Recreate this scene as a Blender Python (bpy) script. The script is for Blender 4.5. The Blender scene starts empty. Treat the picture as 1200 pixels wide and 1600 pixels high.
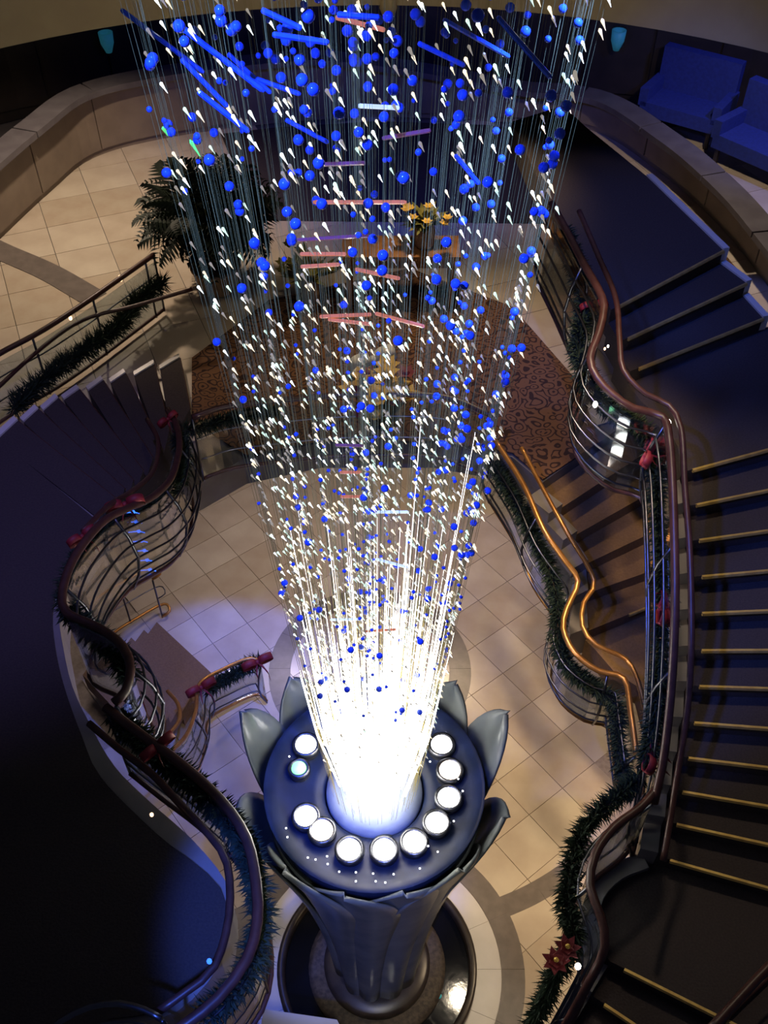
import bpy, bmesh, math, random
from mathutils import Vector, Matrix, Quaternion
random.seed(7)
SC = bpy.context.scene
COL = SC.collection
R = math.radians

# ------------------------------------------------------------------ camera
CAM = Vector((0.08, -3.98, 12.0)); PITCH = R(47); FPX = 1557.0
cd = bpy.data.cameras.new('camera'); cam = bpy.data.objects.new('camera', cd); COL.objects.link(cam)
cam.location = CAM; cam.rotation_euler = (R(90) - PITCH, 0, 0)
cd.sensor_fit = 'VERTICAL'; cd.sensor_height = 24.0; cd.lens = FPX / 1600 * 24.0
cd.clip_start = 0.05; cd.clip_end = 100
SC.camera = cam

def P(px, py, z):
    """World point at height z seen at pixel (px, py) of the 1200x1600 photograph."""
    u = (px - 600) / FPX; v = (800 - py) / FPX
    c, s = math.cos(PITCH), math.sin(PITCH)
    d = Vector((u, c + v * s, -s + v * c))
    return CAM + d * ((z - CAM.z) / d.z)

# ------------------------------------------------------------------ world, lights, exposure
w = bpy.data.worlds.new('world'); SC.world = w; w.use_nodes = True
w.node_tree.nodes['Background'].inputs[0].default_value = (0.30, 0.34, 0.60, 1)
w.node_tree.nodes['Background'].inputs[1].default_value = 0.060
SC.view_settings.view_transform = 'Standard'; SC.view_settings.look = 'None'
SC.view_settings.gamma = 1.0; SC.view_settings.use_curve_mapping = False
SC.view_settings.exposure = 0.0

def spot(name, loc, aim, power, color, deg, blend=0.3, size=0.15):
    l = bpy.data.lights.new(name, 'SPOT'); l.energy = power; l.color = color
    l.spot_size = R(deg); l.spot_blend = blend; l.shadow_soft_size = size
    o = bpy.data.objects.new(name, l); COL.objects.link(o); o.location = loc
    o.rotation_euler = (Vector(aim) - Vector(loc)).to_track_quat('-Z', 'Y').to_euler()
    return o
WARM = (1.0, 0.74, 0.45); BLUE = (0.07, 0.16, 1.0); WHITE = (1.0, 0.93, 0.82)
spot('floor_fill', (0.9, 0.4, 12.6), (1.55, 1.9, 0), 3200, WARM, 17.5, 0.5, 0.5)  # added overhead spot, no visible fixture, narrowed to light only the floor
spot('soffit_fill_middle', (1.3, 6.2, 3.7), (1.3, 6.0, 0), 230, WARM, 150, 0.6, 0.3)  # added unseen spot below the slab, brightens the far floor
spot('soffit_fill_left', (-1.7, 6.3, 3.7), (-1.8, 6.2, 0), 150, (1.0, 0.84, 0.88), 150, 0.6, 0.3)  # hidden spot added below the slab for the far left floor
spot('soffit_fill_stair', (3.4, 0.6, 3.2), (3.1, 0.8, 0), 260, WARM, 150, 0.6, 0.3)  # hidden spot added under the stair to brighten the right floor
spot('soffit_fill_landing', (-3.0, 2.6, 4.9), (-2.8, 2.8, 0), 80, (1.0, 0.82, 0.74), 140, 0.6, 0.3)  # hidden spot added under the left landing for the floor below
spot('mezzanine_fill', (-3.9, 8.7, 8.1), (-4.3, 8.5, 4.2), 500, (1.0, 0.78, 0.58), 108, 0.6, 0.1)  # added warm spot, unseen, lights the left mezzanine marble
spot('right_mezzanine_fill', (4.6, 8.2, 8.1), (5.0, 9.2, 4.2), 280, (1.0, 0.8, 0.62), 110, 0.8, 0.1)  # added warm spot, unseen, lifts the dark right parapet
spot('landing_fill', (0.8, 7.0, 8.1), (0.8, 5.4, 4.2), 340, WARM, 84, 0.8, 0.15)  # added unseen spot that lights the middle landing
spot('blue_floor_spot', (1.6, -0.6, 12.6), (-2.0, 3.0, 0), 8000, BLUE, 19, 0.25, 0.1)
spot('blue_vase_spot', (-0.6, -5.2, 13.0), (-0.45, -0.6, 3.6), 5000, BLUE, 13, 0.5, 0.1)
spot('blue_stair_spot', (1.2, 2.6, 12.4), (2.9, 4.9, 6.4), 800, BLUE, 34, 0.8, 0.1)
spot('blue_chandelier_spot', (-1.4, -2.2, 12.6), (0.1, 0.1, 8.7), 2200, BLUE, 36, 0.5, 0.1)
spot('blue_left_landing_spot', (-1.7, 0.2, 12.6), (-3.6, 2.1, 5.5), 1100, (0.30, 0.28, 1.0), 44, 1.0, 0.1)
spot('blue_lounge_spot', (6.2, 9.2, 8.1), (6.6, 11.6, 4.2), 260, BLUE, 100, 0.7, 0.1)
spot('blue_petal_spot', (-1.7, 1.2, 12.6), (-1.0, 0.05, 4.2), 2200, BLUE, 9.5, 0.5, 0.1)
spot('blue_back_spot', (0.3, 7.6, 8.1), (0.3, 11.8, 4.6), 320, (0.1, 0.14, 1.0), 100, 0.9, 0.1)
spot('stair_warm_spot', (1.8, 3.5, 12.6), (3.3, 0.2, 5.0), 620, (1.0, 0.84, 0.6), 40, 0.9, 0.2)
spot('lower_stair_warm_spot', (0.6, 1.0, 12.6), (2.3, 3.0, 3.6), 1700, WARM, 20, 0.8, 0.2)
spot('vessel_front_spot', (0.4, -4.6, 12.8), (0.05, -0.5, 2.2), 1500, (1.0, 0.95, 0.80), 15, 0.8, 0.3)  # off-frame spot added to brighten the vessel body
spot('rim_light', (0.0, 3.2, 12.9), (0.0, 6.0, 8.7), 190, (1.0, 0.82, 0.55), 104, 0.9, 0.3)

# ------------------------------------------------------------------ materials
MATS = {}
def mat(name, col, rough=0.5, metal=0.0, col2=None, scale=6.0, bump=0.0, emit=None, estr=0.0, spec=None, sub=0.0, trans=0.0):
    m = bpy.data.materials.new(name); m.use_nodes = True
    nt = m.node_tree; b = nt.nodes['Principled BSDF']
    b.inputs['Roughness'].default_value = rough; b.inputs['Metallic'].default_value = metal
    if spec is not None: b.inputs['Specular IOR Level'].default_value = spec
    if trans: b.inputs['Transmission Weight'].default_value = trans
    tc = nt.nodes.new('ShaderNodeTexCoord'); nz = nt.nodes.new('ShaderNodeTexNoise')
    nz.inputs['Scale'].default_value = scale; nz.inputs['Detail'].default_value = 4
    nt.links.new(tc.outputs['Object'], nz.inputs['Vector'])
    rp = nt.nodes.new('ShaderNodeValToRGB')
    c2 = col2 or tuple(min(1, c * 0.8) for c in col)
    rp.color_ramp.elements[0].position = 0.35; rp.color_ramp.elements[1].position = 0.65
    rp.color_ramp.elements[0].color = (*c2, 1); rp.color_ramp.elements[1].color = (*col, 1)
    nt.links.new(nz.outputs['Fac'], rp.inputs['Fac']); nt.links.new(rp.outputs['Color'], b.inputs['Base Color'])
    if bump:
        bp = nt.nodes.new('ShaderNodeBump'); bp.inputs['Strength'].default_value = bump; bp.inputs['Distance'].default_value = 0.01
        nt.links.new(nz.outputs['Fac'], bp.inputs['Height']); nt.links.new(bp.outputs['Normal'], b.inputs['Normal'])
    if emit:
        b.inputs['Emission Color'].default_value = (*emit, 1); b.inputs['Emission Strength'].default_value = estr
    MATS[name] = m
    return m
def glass_mat(name, tint, mixfac=0.18, rough=0.05):
    m = bpy.data.materials.new(name); m.use_nodes = True; nt = m.node_tree
    for n in list(nt.nodes): nt.nodes.remove(n)
    o = nt.nodes.new('ShaderNodeOutputMaterial'); t = nt.nodes.new('ShaderNodeBsdfTransparent'); g = nt.nodes.new('ShaderNodeBsdfGlossy')
    t.inputs['Color'].default_value = (*tint, 1); g.inputs['Roughness'].default_value = rough
    fr = nt.nodes.new('ShaderNodeLayerWeight'); fr.inputs['Blend'].default_value = mixfac
    mx = nt.nodes.new('ShaderNodeMixShader')
    nt.links.new(fr.outputs['Facing'], mx.inputs['Fac'])
    nt.links.new(t.outputs['BSDF'], mx.inputs[1]); nt.links.new(g.outputs['BSDF'], mx.inputs[2]); nt.links.new(mx.outputs['Shader'], o.inputs['Surface'])
    MATS[name] = m
    return m
def petal_mat():
    m = mat('petal_glass', (0.16, 0.18, 0.185), 0.26, col2=(0.10, 0.12, 0.135), scale=3)
    nt = m.node_tree; b = nt.nodes['Principled BSDF']; o = nt.nodes['Material Output']
    tr = nt.nodes.new('ShaderNodeBsdfTranslucent'); tr.inputs['Color'].default_value = (0.20, 0.24, 0.30, 1)
    mx = nt.nodes.new('ShaderNodeMixShader'); mx.inputs['Fac'].default_value = 0.22
    nt.links.new(b.outputs['BSDF'], mx.inputs[1]); nt.links.new(tr.outputs['BSDF'], mx.inputs[2]); nt.links.new(mx.outputs['Shader'], o.inputs['Surface'])
    return m
def carpet_pattern_mat():
    m = mat('patterned_carpet', (0.11, 0.040, 0.022), 0.95, scale=10)
    nt = m.node_tree; b = nt.nodes['Principled BSDF']
    tc = nt.nodes.new('ShaderNodeTexCoord')
    nz = nt.nodes.new('ShaderNodeTexNoise'); nz.inputs['Scale'].default_value = 2.2
    mixv = nt.nodes.new('ShaderNodeMix'); mixv.data_type = 'VECTOR'; mixv.inputs['Factor'].default_value = 0.25
    vo = nt.nodes.new('ShaderNodeTexVoronoi'); vo.inputs['Scale'].default_value = 9.0
    wv = nt.nodes.new('ShaderNodeMath'); wv.operation = 'SINE'
    ml = nt.nodes.new('ShaderNodeMath'); ml.operation = 'MULTIPLY'; ml.inputs[1].default_value = 20.0
    rp = nt.nodes.new('ShaderNodeValToRGB')
    rp.color_ramp.elements[0].position = 0.35; rp.color_ramp.elements[0].color = (0.16, 0.075, 0.035, 1)
    rp.color_ramp.elements[1].position = 0.7; rp.color_ramp.elements[1].color = (0.030, 0.012, 0.010, 1)
    nt.links.new(tc.outputs['Object'], nz.inputs['Vector'])
    nt.links.new(tc.outputs['Object'], mixv.inputs['A']); nt.links.new(nz.outputs['Color'], mixv.inputs['B'])
    nt.links.new(mixv.outputs['Result'], vo.inputs['Vector'])
    nt.links.new(vo.outputs['Distance'], ml.inputs[0]); nt.links.new(ml.outputs[0], wv.inputs[0])
    nt.links.new(wv.outputs[0], rp.inputs['Fac']); nt.links.new(rp.outputs['Color'], b.inputs['Base Color'])
    return m
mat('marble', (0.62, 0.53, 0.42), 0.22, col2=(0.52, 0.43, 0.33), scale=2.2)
mat('marble_b', (0.66, 0.58, 0.46), 0.20, col2=(0.55, 0.46, 0.36), scale=1.7)
mat('marble_c', (0.56, 0.48, 0.37), 0.25, col2=(0.50, 0.40, 0.30), scale=2.9)
mat('grout', (0.44, 0.36, 0.28), 0.9, scale=20)
mat('inlay', (0.20, 0.17, 0.15), 0.3, col2=(0.16, 0.135, 0.12), scale=8)
mat('white_marble', (0.70, 0.66, 0.62), 0.25, col2=(0.60, 0.56, 0.52), scale=2)
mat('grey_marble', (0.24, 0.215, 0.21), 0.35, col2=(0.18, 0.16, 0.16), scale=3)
mat('stair_carpet', (0.050, 0.036, 0.034), 0.95, col2=(0.036, 0.026, 0.026), scale=60, bump=0.5)
mat('lower_carpet', (0.20, 0.115, 0.055), 0.95, col2=(0.16, 0.092, 0.045), scale=40, bump=0.5)
mat('brass', (0.75, 0.52, 0.16), 0.45, 0.6, col2=(0.60, 0.38, 0.11), scale=12)
mat('orange_brass', (0.62, 0.30, 0.08), 0.35, 0.7, col2=(0.5, 0.22, 0.05), scale=9)
mat('mahogany', (0.075, 0.028, 0.022), 0.40, col2=(0.05, 0.018, 0.014), scale=14)
mat('steel', (0.16, 0.165, 0.19), 0.33, 1.0, scale=10)
mat('needles', (0.020, 0.042, 0.020), 0.8, col2=(0.010, 0.022, 0.012), scale=15)
mat('twig', (0.05, 0.03, 0.02), 0.9, scale=15)
mat('frond', (0.018, 0.030, 0.015), 0.6, col2=(0.009, 0.016, 0.009), scale=6)
mat('pale_trunk', (0.42, 0.33, 0.22), 0.8, col2=(0.33, 0.25, 0.16), scale=18, bump=0.6)
mat('terracotta', (0.34, 0.22, 0.13), 0.8, scale=9)
mat('red_ribbon', (0.26, 0.012, 0.022), 0.6, col2=(0.17, 0.008, 0.014), scale=9)
mat('white_ribbon', (0.85, 0.85, 0.80), 0.5, scale=9)
mat('yellow_petal', (0.75, 0.50, 0.07), 0.6, col2=(0.6, 0.36, 0.05), scale=20)
mat('red_petal', (0.20, 0.018, 0.022), 0.6, scale=20)
mat('yellow_leaf', (0.26, 0.22, 0.05), 0.6, col2=(0.12, 0.13, 0.03), scale=8)
mat('olive_plaster', (0.46, 0.36, 0.19), 0.7, col2=(0.43, 0.33, 0.175), scale=4)
mat('cream_plaster', (0.78, 0.64, 0.48), 0.7, col2=(0.74, 0.60, 0.44), scale=4)
mat('parapet_panel', (0.24, 0.19, 0.145), 0.5, col2=(0.20, 0.155, 0.12), scale=3)
mat('parapet_cap', (0.13, 0.12, 0.13), 0.4, col2=(0.10, 0.09, 0.10), scale=4)
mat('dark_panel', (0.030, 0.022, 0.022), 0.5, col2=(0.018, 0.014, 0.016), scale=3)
mat('dark_stone', (0.040, 0.030, 0.024), 0.35, col2=(0.022, 0.016, 0.014), scale=9)
mat('brown_stone', (0.075, 0.055, 0.04), 0.7, col2=(0.03, 0.022, 0.018), scale=24, bump=0.5)
mat('water', (0.006, 0.006, 0.008), 0.06, scale=3, bump=0.15)
mat('bowl_blue', (0.014, 0.024, 0.075), 0.3, col2=(0.008, 0.014, 0.045), scale=4, spec=0.25)
mat('disc_blue', (0.30, 0.36, 0.52), 0.35, scale=6)
mat('blue_bead', (0.05, 0.14, 0.95), 0.12, col2=(0.04, 0.10, 0.85), scale=30)
mat('blue_rod', (0.06, 0.16, 0.95), 0.15, scale=30)
mat('wire', (0.42, 0.34, 0.08), 0.4, scale=30)
mat('upholstery', (0.02, 0.04, 0.25), 0.8, scale=20)
mat('wood', (0.36, 0.17, 0.06), 0.4, col2=(0.25, 0.11, 0.04), scale=7)
petal_mat(); carpet_pattern_mat()
glass_mat('rail_glass', (0.86, 0.92, 0.95), 0.25)
mat('fibre_glow', (1, 1, 1), 0.4, emit=(1.0, 0.95, 0.86), estr=3.2)
mat('lamp_glow', (1, 1, 1), 0.4, emit=(1.0, 0.97, 0.90), estr=9)
mat('lamp_green', (0.4, 1, 0.5), 0.4, emit=(0.25, 0.9, 0.35), estr=1.6)
mat('lamp_peach', (1, 0.8, 0.7), 0.4, emit=(1.0, 0.80, 0.66), estr=5)
mat('led_white', (1, 1, 1), 0.4, emit=(0.9, 0.92, 1.0), estr=2.5)
mat('fairy_white', (1, 1, 1), 0.4, emit=(1.0, 0.95, 0.85), estr=5)  # glow of the glint bulbs that stand in for white reflections
mat('fairy_peach', (1, 0.7, 0.5), 0.4, emit=(1.0, 0.62, 0.36), estr=3)  # glow of the glint bulbs that stand in for peach reflections
mat('fairy_blue', (0.1, 0.2, 1), 0.4, emit=(0.03, 0.16, 1.0), estr=2.2)  # icicle bulbs, and one glint bulb that stands in for a reflection
mat('fairy_green', (0.2, 1, 0.2), 0.4, emit=(0.12, 0.8, 0.06), estr=1.0)
mat('teal_glow', (0.1, 0.6, 0.7), 0.4, emit=(0.02, 0.16, 0.22), estr=0.25)
mat('crystal_a', (0.05, 0.05, 0.05), 0.1, emit=(0.86, 0.95, 1.0), estr=2.6)  # emission imitates the sparkle reflected in the crystals
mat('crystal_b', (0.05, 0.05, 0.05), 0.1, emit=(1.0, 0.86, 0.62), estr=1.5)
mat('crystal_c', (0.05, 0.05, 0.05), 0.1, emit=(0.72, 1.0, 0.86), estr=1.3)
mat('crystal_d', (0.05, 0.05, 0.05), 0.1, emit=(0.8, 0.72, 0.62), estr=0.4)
mat('rod_pink', (0.35, 0.09, 0.05), 0.15, emit=(0.95, 0.30, 0.16), estr=0.5)  # emission gives the glass rods their lit look
mat('rod_violet', (0.2, 0.06, 0.12), 0.15, emit=(0.35, 0.12, 0.26), estr=0.22)
mat('rod_white', (0.9, 0.95, 0.95), 0.15, emit=(0.75, 0.92, 0.95), estr=0.7)
MT = MATS

# ------------------------------------------------------------------ mesh helpers
class MB:
    def __init__(s): s.v = []; s.f = []
    def add(s, vs, fs):
        n = len(s.v); s.v += [tuple(v) for v in vs]; s.f += [tuple(i + n for i in f) for f in fs]; return s
    def box(s, c, d, rz=0.0, rot=None):
        M = rot.to_matrix() if rot else Matrix.Rotation(rz, 3, 'Z')
        c = Vector(c); x, y, z = d[0] / 2, d[1] / 2, d[2] / 2
        vs = [c + M @ Vector(p) for p in ((-x,-y,-z),(x,-y,-z),(x,y,-z),(-x,y,-z),(-x,-y,z),(x,-y,z),(x,y,z),(-x,y,z))]
        return s.add(vs, [(0,3,2,1),(4,5,6,7),(0,1,5,4),(1,2,6,5),(2,3,7,6),(3,0,4,7)])
    def prism(s, poly, z0, z1):
        """poly: list of (x,y[,z]) ; z0/z1 heights (z1 top)."""
        n = len(poly)
        a = sum(poly[i][0] * poly[(i+1) % n][1] - poly[(i+1) % n][0] * poly[i][1] for i in range(n))
        if a < 0: poly = poly[::-1]
        vs = [(p[0], p[1], z0) for p in poly] + [(p[0], p[1], z1) for p in poly]
        return s.add(vs, [tuple(range(n))[::-1], tuple(range(n, 2*n))] + [(i, (i+1) % n, n + (i+1) % n, n + i) for i in range(n)])
    def tube(s, pts, r, n=6, caps=True):
        pts = [Vector(p) for p in pts]; k = len(pts); rr = r if isinstance(r, (list, tuple)) else [r] * k
        vs = []; u = None
        for i, p in enumerate(pts):
            t = (pts[min(i+1, k-1)] - pts[max(i-1, 0)])
            t = t.normalized() if t.length > 1e-9 else Vector((0, 0, 1))
            if u is None:
                u = t.cross(Vector((0, 0, 1)) if abs(t.z) < 0.9 else Vector((1, 0, 0))).normalized()
            else:
                u = (u - t * u.dot(t)); u = u.normalized() if u.length > 1e-6 else t.orthogonal().normalized()
            wv = t.cross(u)
            for j in range(n):
                a = 2 * math.pi * j / n
                vs.append(p + (u * math.cos(a) + wv * math.sin(a)) * rr[i])
        fs = [(i*n + j, i*n + (j+1) % n, (i+1)*n + (j+1) % n, (i+1)*n + j) for i in range(k-1) for j in range(n)]
        if caps: fs += [tuple(range(n))[::-1], tuple(range((k-1)*n, k*n))]
        return s.add(vs, fs)
    def lathe(s, prof, n=32, c=(0, 0, 0), caps=True):
        vs = []; k = len(prof)
        for (r, z) in prof:
            for j in range(n):
                a = 2 * math.pi * j / n
                vs.append((c[0] + r * math.cos(a), c[1] + r * math.sin(a), c[2] + z))
        fs = [(i*n + j, i*n + (j+1) % n, (i+1)*n + (j+1) % n, (i+1)*n + j) for i in range(k-1) for j in range(n)]
        if caps and prof[-1][0] > 1e-4: fs.append(tuple(range((k-1)*n, k*n)))
        if caps and prof[0][0] > 1e-4: fs.append(tuple(range(n))[::-1])
        return s.add(vs, fs)
    def ball(s, c, r, n=8, m=6, sz=1.0):
        prof = [(max(1e-4, r * math.sin(math.pi * i / m)), -r * sz * math.cos(math.pi * i / m)) for i in range(m + 1)]
        prof[0] = (1e-5, prof[0][1]); prof[-1] = (1e-5, prof[-1][1])
        return s.lathe(prof, n, c)
    def strip(s, top, bot, th=0.012):
        """thin solid wall between two matching polylines"""
        k = len(top); vs = []
        for i in range(k):
            t = (top[min(i+1, k-1)] - top[max(i-1, 0)]); nrm = Vector((-t.y, t.x, 0)); nrm = nrm.normalized() * th / 2 if nrm.length > 1e-6 else Vector((th/2, 0, 0))
            vs += [top[i] + nrm, top[i] - nrm, bot[i] - nrm, bot[i] + nrm]
        fs = [(i*4 + j, i*4 + (j+1) % 4, i*4 + 4 + (j+1) % 4, i*4 + 4 + j) for i in range(k-1) for j in range(4)]
        fs += [(3,2,1,0), tuple(range((k-1)*4, k*4))]
        return s.add(vs, fs)
    def mesh(s, name, m, off=(0, 0, 0), smooth=False):
        me = bpy.data.meshes.new(name)
        o = Vector(off)
        me.from_pydata([tuple(Vector(v) - o) for v in s.v], [], s.f)
        me.materials.append(MT[m] if isinstance(m, str) else m)
        if smooth: me.polygons.foreach_set('use_smooth', [True] * len(me.polygons))
        me.update(); return me
    def build(s, name, m, parent=None, smooth=False):
        me = s.mesh(name, m, ORIGIN.get(parent.name, (0, 0, 0)) if parent else (0, 0, 0), smooth)
        o = bpy.data.objects.new(name, me); COL.objects.link(o)
        if parent: o.parent = parent; ORIGIN[o.name] = ORIGIN.get(parent.name, (0, 0, 0))
        return o
ORIGIN = {}
def thing(name, label, cat, loc, group=None):
    o = bpy.data.objects.new(name, None); COL.objects.link(o); o.location = loc; o.empty_display_size = 0.1
    o['label'] = label; o['category'] = cat
    if group: o['group'] = group
    ORIGIN[o.name] = tuple(loc)
    return o
def tag(o, label, cat, group=None, kind=None):
    o['label'] = label; o['category'] = cat
    if group: o['group'] = group
    if kind: o['kind'] = kind
    return o
def struct(name, mb, m, smooth=False):
    o = mb.build(name, m, None, smooth); o['kind'] = 'structure'; return o
def place(me, name, parent, loc, rot=None):
    """an object that shares a mesh, at a world location, under parent"""
    o = bpy.data.objects.new(name, me); COL.objects.link(o)
    o.parent = parent; org = Vector(ORIGIN.get(parent.name, (0, 0, 0)))
    o.location = Vector(loc) - org
    if rot: o.rotation_euler = rot
    return o
def smooth_path(pts, step=0.08):
    pts = [Vector(p) for p in pts]; out = []
    for i in range(len(pts) - 1):
        p0 = pts[i-1] if i else pts[0] * 2 - pts[1]; p1, p2 = pts[i], pts[i+1]
        p3 = pts[i+2] if i + 2 < len(pts) else pts[-1] * 2 - pts[-2]
        n = max(2, int((p2 - p1).length / step))
        for k in range(n):
            t = k / n
            out.append(0.5 * ((2*p1) + (p2-p0)*t + (2*p0-5*p1+4*p2-p3)*t*t + (3*p1-p0-3*p2+p3)*t**3))
    out.append(pts[-1]); return out
def pix(path): return [P(*p) for p in path]
def zlin(path, zs):
    """pixel path + list of (index fraction, z) -> 3-D points"""
    n = len(path); out = []
    for i, (x, y) in enumerate(path):
        t = i / (n - 1)
        for (a, za), (b, zb) in zip(zs, zs[1:]):
            if a <= t <= b + 1e-9:
                out.append(P(x, y, za + (zb - za) * ((t - a) / max(1e-9, b - a)))); break
    return out

# ------------------------------------------------------------------ lowest floor: slab, tiles, inlay
struct('floor', MB().box((0, 3.5, -0.10), (13, 17, 0.16)), 'grout')
FLOOR = bpy.data.objects['floor']
def clip_poly(poly, keep):
    return poly if all(keep(p) for p in poly) else None
T = 0.60; A45 = R(38)
tile_bm = MB(); h = T / 2 - 0.004
tile_bm.prism([(-h, -h), (h, -h), (h, h), (-h, h)], -0.02, 0.0)
tile_meshes = [tile_bm.mesh('tile', m) for m in ('marble', 'marble_b', 'marble_c')]
ca, sa = math.cos(A45), math.sin(A45)
for i in range(-16, 20):
    for j in range(-14, 22):
        x = (i * ca - j * sa) * T; y = (i * sa + j * ca) * T
        if -3.9 < x < 3.0 and -1.6 < y < 8.6 and math.hypot(x, y) > 1.0 and not (abs(x) > 2.6 and y < -0.6):
            o = place(random.choice(tile_meshes), 'tile', FLOOR, (x, y, 0.0), (0, 0, A45 + random.choice((0, math.pi/2, math.pi))))
def ring_segments(name, c, r0, r1, n, z0, z1, m, a0=0.0, a1=2*math.pi, parent=None, gap=0.004):
    for k in range(n):
        b0 = a0 + (a1 - a0) * k / n; b1 = a0 + (a1 - a0) * (k + 1) / n - gap / r1
        q = [b0 + (b1 - b0) * t / 5 for t in range(6)]
        poly = [(c[0] + r1 * math.cos(a), c[1] + r1 * math.sin(a)) for a in q] + [(c[0] + r0 * math.cos(a), c[1] + r0 * math.sin(a)) for a in q[::-1]]
        MB().prism(poly, z0, z1).build(name, m, parent)
ring_segments('white_ring_slab', (0, 0), 1.14, 1.43, 16, -0.02, 0.010, 'white_marble', parent=FLOOR)
ring_segments('inlay_slab', (0, 0), 1.435, 1.70, 16, -0.02, 0.012, 'inlay', parent=FLOOR)
c2 = P(578, 1045, 0)
ring_segments('inlay_slab', (c2.x, c2.y), 1.14, 1.45, 14, -0.02, 0.008, 'inlay', parent=FLOOR)
def band(path, wd, z, parent, m='inlay', seg=0.7):
    pts = smooth_path(path, 0.1); acc = 0; cur = [pts[0]]
    for a, b in zip(pts, pts[1:]):
        acc += (b - a).length; cur.append(b)
        if acc >= seg or b is pts[-1]:
            k = len(cur); l = []; r = []
            for i, p in enumerate(cur):
                t = cur[min(i+1, k-1)] - cur[max(i-1, 0)]; nn = Vector((-t.y, t.x, 0)).normalized() * wd / 2
                l.append((p + nn)[:2]); r.append((p - nn)[:2])
            MB().prism(l + r[::-1], z - 0.02, z + 0.009).build('inlay_slab', m, parent)
            cur = [b]; acc = 0
band(pix([(760, 1428, 0), (830, 1398, 0), (890, 1360, 0), (930, 1320, 0)]), 0.25, 0, FLOOR)
band(pix([(455, 1395, 0), (410, 1420, 0), (360, 1440, 0)]), 0.25, 0, FLOOR)

# ------------------------------------------------------------------ fountain pool
pool = thing('fountain_pool', 'round dark stone pool around the foot of the glass flower', 'pool', (0, 0, 0))
MB().lathe([(1.05, 0.0), (1.14, 0.0), (1.14, 0.16), (1.12, 0.18), (1.07, 0.18), (1.05, 0.16), (1.05, 0.02)], 64, caps=False).build('rim', 'dark_stone', pool, True)
MB().lathe([(0.0001, 0.012), (1.05, 0.012), (1.05, 0.08), (0.0001, 0.08)], 48).build('water', 'water', pool)
MB().lathe([(0.78, 0.02), (0.78, 0.14), (0.72, 0.18), (0.52, 0.2), (0.50, 0.2)], 48).build('plinth', 'brown_stone', pool, True)
MB().lathe([(0.60, 0.19), (0.60, 0.26), (0.56, 0.30), (0.42, 0.30)], 48).build('collar', 'dark_stone', pool, True)
pl = P(686, 1556, 0.09)
MB().lathe([(0.03, 0), (0.03, 0.02), (0.018, 0.03), (0.0001, 0.03)], 12, (pl.x, pl.y, 0.075)).build('pool_light', 'teal_glow', pool)['label'] = 'small teal underwater light'

# ------------------------------------------------------------------ glass flower vessel
vase = thing('glass_flower', 'tall frosted glass flower vessel with ring of lamps, rising from the pool', 'fountain', (0, 0, 0.3))
MB().lathe([(0.40, 0.30), (0.43, 0.6), (0.50, 1.4), (0.58, 2.3), (0.70, 3.2), (0.82, 3.8), (0.90, 4.12), (0.87, 4.14), (0.80, 3.95), (0.7, 4.0)], 48).build('body', 'petal_glass', vase, True)
MB().lathe([(0.915, 4.44), (0.885, 4.445), (0.80, 4.40), (0.70, 4.36), (0.52, 4.34), (0.43, 4.33), (0.41, 4.26), (0.41, 4.20), (0.88, 4.12), (0.915, 4.40), (0.915, 4.44)], 56, caps=False).build('bowl', 'bowl_blue', vase, True)
MB().lathe([(0.41, 4.22), (0.40, 4.33), (0.32, 4.37), (0.0001, 4.38)], 40).build('centre_disc', 'disc_blue', vase, True)
def petal(phi, half, ztip, rtip, lean=0.0, z0=0.4):
    NU, NV = 10, 22; top = []; bot = []
    for iv in range(NV + 1):
        t = 1 - (1 - iv / NV) ** 1.7; z = z0 + (ztip - z0) * t
        base = 0.44 + 0.10 * t + 0.0 * t; r = 0.45 + (rtip - 0.45) * (0.32 * t + 0.68 * t ** 2.2)
        wd = half * (0.75 + 0.35 * t) * (1 - max(0, (t - 0.6) / 0.4) ** 3.2) ** 0.75
        wd = max(wd, 0.015)
        for iu in range(NU + 1):
            u = iu / NU * 2 - 1
            a = phi + u * wd + lean * t * t
            rr = r + 0.02 - 0.05 * u * u * (1 - t) + 0.025 * math.sin(3 * u)
            top.append(Vector((rr * math.cos(a), rr * math.sin(a), z)))
            bot.append(Vector(((rr - 0.022) * math.cos(a), (rr - 0.022) * math.sin(a), z)))
    m = MB(); n = NU + 1; N = len(top)
    fs = []
    for iv in range(NV):
        for iu in range(NU):
            a = iv * n + iu; fs += [(a, a+1, a+n+1, a+n), (N+a+n, N+a+n+1, N+a+1, N+a)]
    for iv in range(NV):
        a = iv * n; fs.append((a, a+n, N+a+n, N+a)); b = iv * n + NU; fs.append((b+n, b, N+b, N+b+n))
    for iu in range(NU):
        fs.append((iu+1, iu, N+iu, N+iu+1)); a = NV*n + iu; fs.append((a, a+1, N+a+1, N+a))
    m.add(top + bot, fs)
    return m.build('petal', 'petal_glass', vase, True)
for (ph, half, zt, rt, ln) in [(158, 0.34, 4.95, 1.12, 0.05), (22, 0.34, 4.92, 1.14, -0.05), (128, 0.40, 4.75, 1.08, 0.05), (52, 0.40, 4.70, 1.06, -0.05), (192, 0.46, 4.62, 1.13, 0.1), (346, 0.46, 4.60, 1.10, -0.1),
                               (224, 0.56, 4.66, 1.06, 0.12), (316, 0.56, 4.64, 1.05, -0.12), (252, 0.54, 4.60, 1.02, 0.1), (288, 0.54, 4.58, 1.0, -0.08), (90, 0.55, 4.6, 1.02, 0.0)]:
    petal(R(ph), half, zt, rt, ln)
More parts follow.
